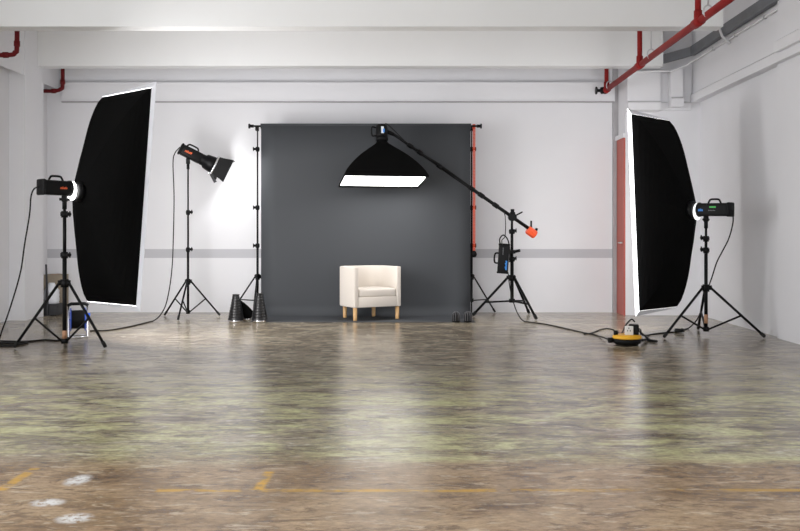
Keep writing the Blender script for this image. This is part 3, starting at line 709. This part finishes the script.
# blue cable reel
p = fl(78, 337); p.x -= 0.0
t = thing('cable_reel', p, 'blue cable reel with black cord in a chrome frame behind the left tripod', 'cable reel')
ry = Matrix.Rotation(PI/2, 4, 'Y'); KR = T(*p) @ RZ(21)
for sx in (-0.075, 0.075):
    MB(KR @ T(sx, 0, 0.195) @ ry).lathe([(0, -0.006), (0.125, -0.006), (0.13, 0.0), (0.125, 0.006), (0, 0.006)], seg=30).build('flange', M['blue'], t)
prof = [(0.03, -0.068)]
for k in range(11):
    x = -0.064+0.0128*k; prof += [(0.10, x-0.005), (0.108, x), (0.10, x+0.005)]
prof += [(0.03, 0.068)]
MB(KR @ T(0, 0, 0.195) @ ry).lathe(prof, seg=26).build('wound_cord', M['rubber'], t)
fr = [(-0.098, 0.05, 0.34), (-0.098, -0.02, 0.20), (-0.098, -0.10, 0.014), (-0.07, -0.12, 0.012), (0.07, -0.12, 0.012), (0.098, -0.10, 0.014), (0.098, -0.02, 0.20), (0.098, 0.05, 0.34)]
MB(KR).tube(fr, 0.010, 10).tube([(-0.098, -0.02, 0.195), (-0.098, 0.12, 0.012), (0.098, 0.12, 0.012), (0.098, -0.02, 0.195)], 0.010, 10).cyl((-0.1, 0, 0.195), (0.1, 0, 0.195), 0.012).build('chrome_frame', M['chrome'], t)
MB(KR).tube([(-0.11, 0.05, 0.345), (-0.07, 0.05, 0.365), (0.07, 0.05, 0.365), (0.11, 0.05, 0.345)], 0.018, 10).build('carry_handle', M['plastic'], t)
MB(KR).cyl((0.08, -0.08, 0.25), (0.125, -0.085, 0.25), 0.02).build('crank_knob', M['blue'], t)

# ------------------------------------------------------------------ odds and ends behind the left pillar
b0 = boxb(-5.24, -4.97, 12.86, 13.10, 0, 0.565)
t = thing('cardboard_box', (-5.1, 12.98, 0), 'tall brown cardboard box against the back wall behind the left pillar', 'box')
b0.build('carton', M['card'], t)
MB().box((-5.105, 12.975, 0.566), (0.05, 0.24, 0.003)).build('tape_strip', M['copper'], t)
t = thing('plastic_crate', (-5.07, 12.7, 0), 'low dark plastic crate on the floor behind the left pillar', 'crate')
MB().box((-5.07, 12.71, 0.08), (0.24, 0.24, 0.16), 0.01, taper=1.0).build('crate_body', M['dark'], t)
MB().box((-5.07, 12.71, 0.15), (0.26, 0.26, 0.024), 0.006).build('crate_rim', M['dark'], t)
bm_ = MB(); rings = []
for i in range(9):
    z = 0.165+0.29*i/8; f = i/8; rr = 0.105*(1-0.15*abs(f-0.35)*2) if f < 0.75 else 0.105*(1-(f-0.5)*1.3)
    rings.append([bm_.v((-5.06+(rr*math.cos(2*PI*k/16))*(1+0.12*math.sin(k*2.3+i)), 12.71+rr*math.sin(2*PI*k/16)*(1+0.12*math.cos(k*1.7+i*0.8)), z)) for k in range(16)])
for a, b in zip(rings, rings[1:]):
    for k in range(16): bm_.face([a[k], a[(k+1) % 16], b[(k+1) % 16], b[k]], True)
bm_.face(rings[0][::-1]); bm_.face(rings[-1])
tag(bm_.build('plastic_bag', M['bag']), 'crumpled white plastic bag on the dark crate behind the left pillar', 'bag')
lb = MB().prism([Vector(q) for q in ((-5.07, 12.55, 0), (-5.045, 12.55, 0), (-5.075, 12.55, 0.72), (-5.088, 12.55, 0.72))], (0, 0.035, 0))
tag(lb.build('black_board', M['dark']), 'narrow black board leaning upright against the left pillar', 'board')

# ------------------------------------------------------------------ cords
def cord(name, pts, label, r=0.0075, cat='cord', root=None):
    pts = [Vector(p) for p in smooth_path(pts, 7)]
    for q in pts: q.z = max(q.z, r)
    if root is not None: return MB().tube(pts, r, 7).build(name, M['rubber'], root)
    return tag(MB().tube(pts, r, 7).build(name, M['rubber']), label, cat)
r = 0.0075
rearL = smxL @ Vector((-0.38, 0, 0.0))
yl = rearL.y
cord('power_cord', [rearL, at(34, 189, yl), at(31, 197, yl), at(29.5, 215, yl), at(24.5, 245, yl), at(20.5, 272, yl), at(12, 302, yl), at(3, 328, yl), fl(-6, 348, r), fl(-30, 352, r)],
     '', root=stL)
cord('floor_cord', [fl(-25, 338.5, r), fl(0, 341, r), fl(25, 341.5, r), fl(45, 340, r), fl(58, 340.5, r), fl(69, 337.6, r)], 'black cord on the floor running from the left frame edge to the blue reel', 0.009)
cord('floor_cord', [fl(-25, 345.5, r), fl(0, 346, r), fl(15, 345.6, r), fl(27, 343.2, r), fl(24, 342.5, r), fl(10, 343.3, r), fl(-25, 343, r)], 'doubled black cord on the floor under the left tripod legs', 0.011)
rs = mxS @ Vector((-0.365, 0, 0.02))
cord('power_cord', [rs, at(175, 153, 12.25), at(173, 163, 12.25), at(174, 195, 12.23), at(173.5, 230, 12.2), at(172, 268, 12.1), at(168, 296, 12.0), at(163, 311, 11.8), fl(153, 321, r), fl(130, 326.5, r), fl(110, 330, r), fl(97, 330.5, r), fl(90, 330.8, r)],
     '', root=spot_head)
pkb = pk+Vector((0.06, -0.02, -0.19))
cord('power_cord', [pkb, at(509, 281, 12.28), at(511, 293, 12.25), at(514, 304, 12.15), at(518, 314, 11.9), fl(525, 321.5, r), fl(545, 324, r), fl(566, 328.5, r), fl(583, 332.5, r), fl(598, 335.8, r), fl(608, 339.2, 0.045), p_ := fl(627, 345)+Vector((-0.185, -0.01, 0.05))],
     '', root=packt)
q = fl(627, 345)
cord('power_cord', [fl(584, 334.2, r), fl(592, 333.0, r), fl(600, 329.7, r), fl(608, 328.6, r), fl(616, 331, r), fl(621, 334, 0.03), q+Vector((0.0, 0.05, 0.2)), q+Vector((0.05, 0.02, 0.262)), q+Vector((0.085, 0.02, 0.235))],
     '', root=adt)
rr_ = smxR @ Vector((-0.44, 0, -0.02)); yr = rr_.y
cord('power_cord', [rr_, at(732.5, 211, yr), at(733, 222, yr), at(729, 238, yr+0.02), at(722, 252, yr+0.05), at(716.5, 263, yr+0.1), at(712, 277, yr+0.2), at(705, 297, 10.45), at(700.5, 312, 10.5), at(696, 321, 10.45), fl(688, 328.5, r), fl(679, 331.5, r), fl(670, 332.2, r), fl(660, 333.2, r), fl(648, 335.2, r), fl(641, 334.5, 0.06), q+Vector((0.15, 0.03, 0.15)), q+Vector((0.115, 0.03, 0.17))],
     '', root=stR)
cc = fl(679.5, 332.5, r)
cord('cord_coil', [cc+Vector((0.05*math.cos(k*0.8)*(1-0.02*k), 0.10*math.sin(k*0.8), r*0+0.002*k+0.01)) for k in range(17)], 'small loop of black cord beside the right tripod foot', 0.008)
cord('power_cord', [q+Vector((0.14, -0.02, 0.05)), fl(646, 340, 0.01), fl(651, 341.2, r), fl(657, 342, r)], '', 0.014, root=ext)
cord('power_cord', [q+Vector((0.12, 0.02, 0.15)), fl(645, 336, 0.06), fl(649, 339.0, r), fl(650, 340.4, 0.012)], '', 0.009, root=adt)
# cord along the boom
hdp = hd @ Vector((-0.17, -0.03, 0))
cord('boom_cord', [hdp, hdp+Vector((0.06, 0, 0.0)), at(405, 141, 12.1), at(420, 152, 12.13), at(440, 164.5, 12.16), at(470, 186, 12.22), at(495, 203.5, 12.28), at(503.5, 211, 12.3), at(505.5, 222, 12.3), at(505, 236, 12.3), at(502, 240, 12.3), pk+Vector((-0.02, 0, 0.19))],
     '', 0.006, root=fhead)

# ------------------------------------------------------------------ world light through walls left out at left and rear, camera
w = bpy.data.worlds.new('daylight'); SC.world = w; w.use_nodes = True
w.node_tree.nodes['Background'].inputs[0].default_value = (0.97, 0.98, 1.0, 1)
w.node_tree.nodes['Background'].inputs[1].default_value = 2.1
cam = bpy.data.cameras.new('camera'); co = bpy.data.objects.new('camera', cam); COL.objects.link(co)
cam.sensor_width = 36; cam.lens = 36*F/800; cam.shift_x = -(CX-400)/800; cam.shift_y = -(265.5-CY)/800
co.location = (0, 0, H); co.rotation_euler = (PI/2, 0, 0)
SC.camera = co
SC.view_settings.view_transform = 'Standard'; SC.view_settings.look = 'None'; SC.view_settings.gamma = 1
SC.view_settings.use_curve_mapping = False
SC.view_settings.exposure = 0.27

GROUPS = {'softbox': 'studio softboxes', 'studio_strobe': 'strobes on tripod stands', 'light_stand': 'tripod light stands', 'backdrop_stand': 'stands carrying the backdrop',
          'snoot': 'ribbed snoots by the backdrop', 'protective_cap': 'small black caps on the paper', 'red_elbow_pipe': 'elbow pipes on the left', 'floor_cord': 'loose cords on the floor at left'}
for o in list(SC.objects):
    k = o.name.split('.')[0]
    if k in GROUPS and o.parent is None: o['group'] = GROUPS[k]
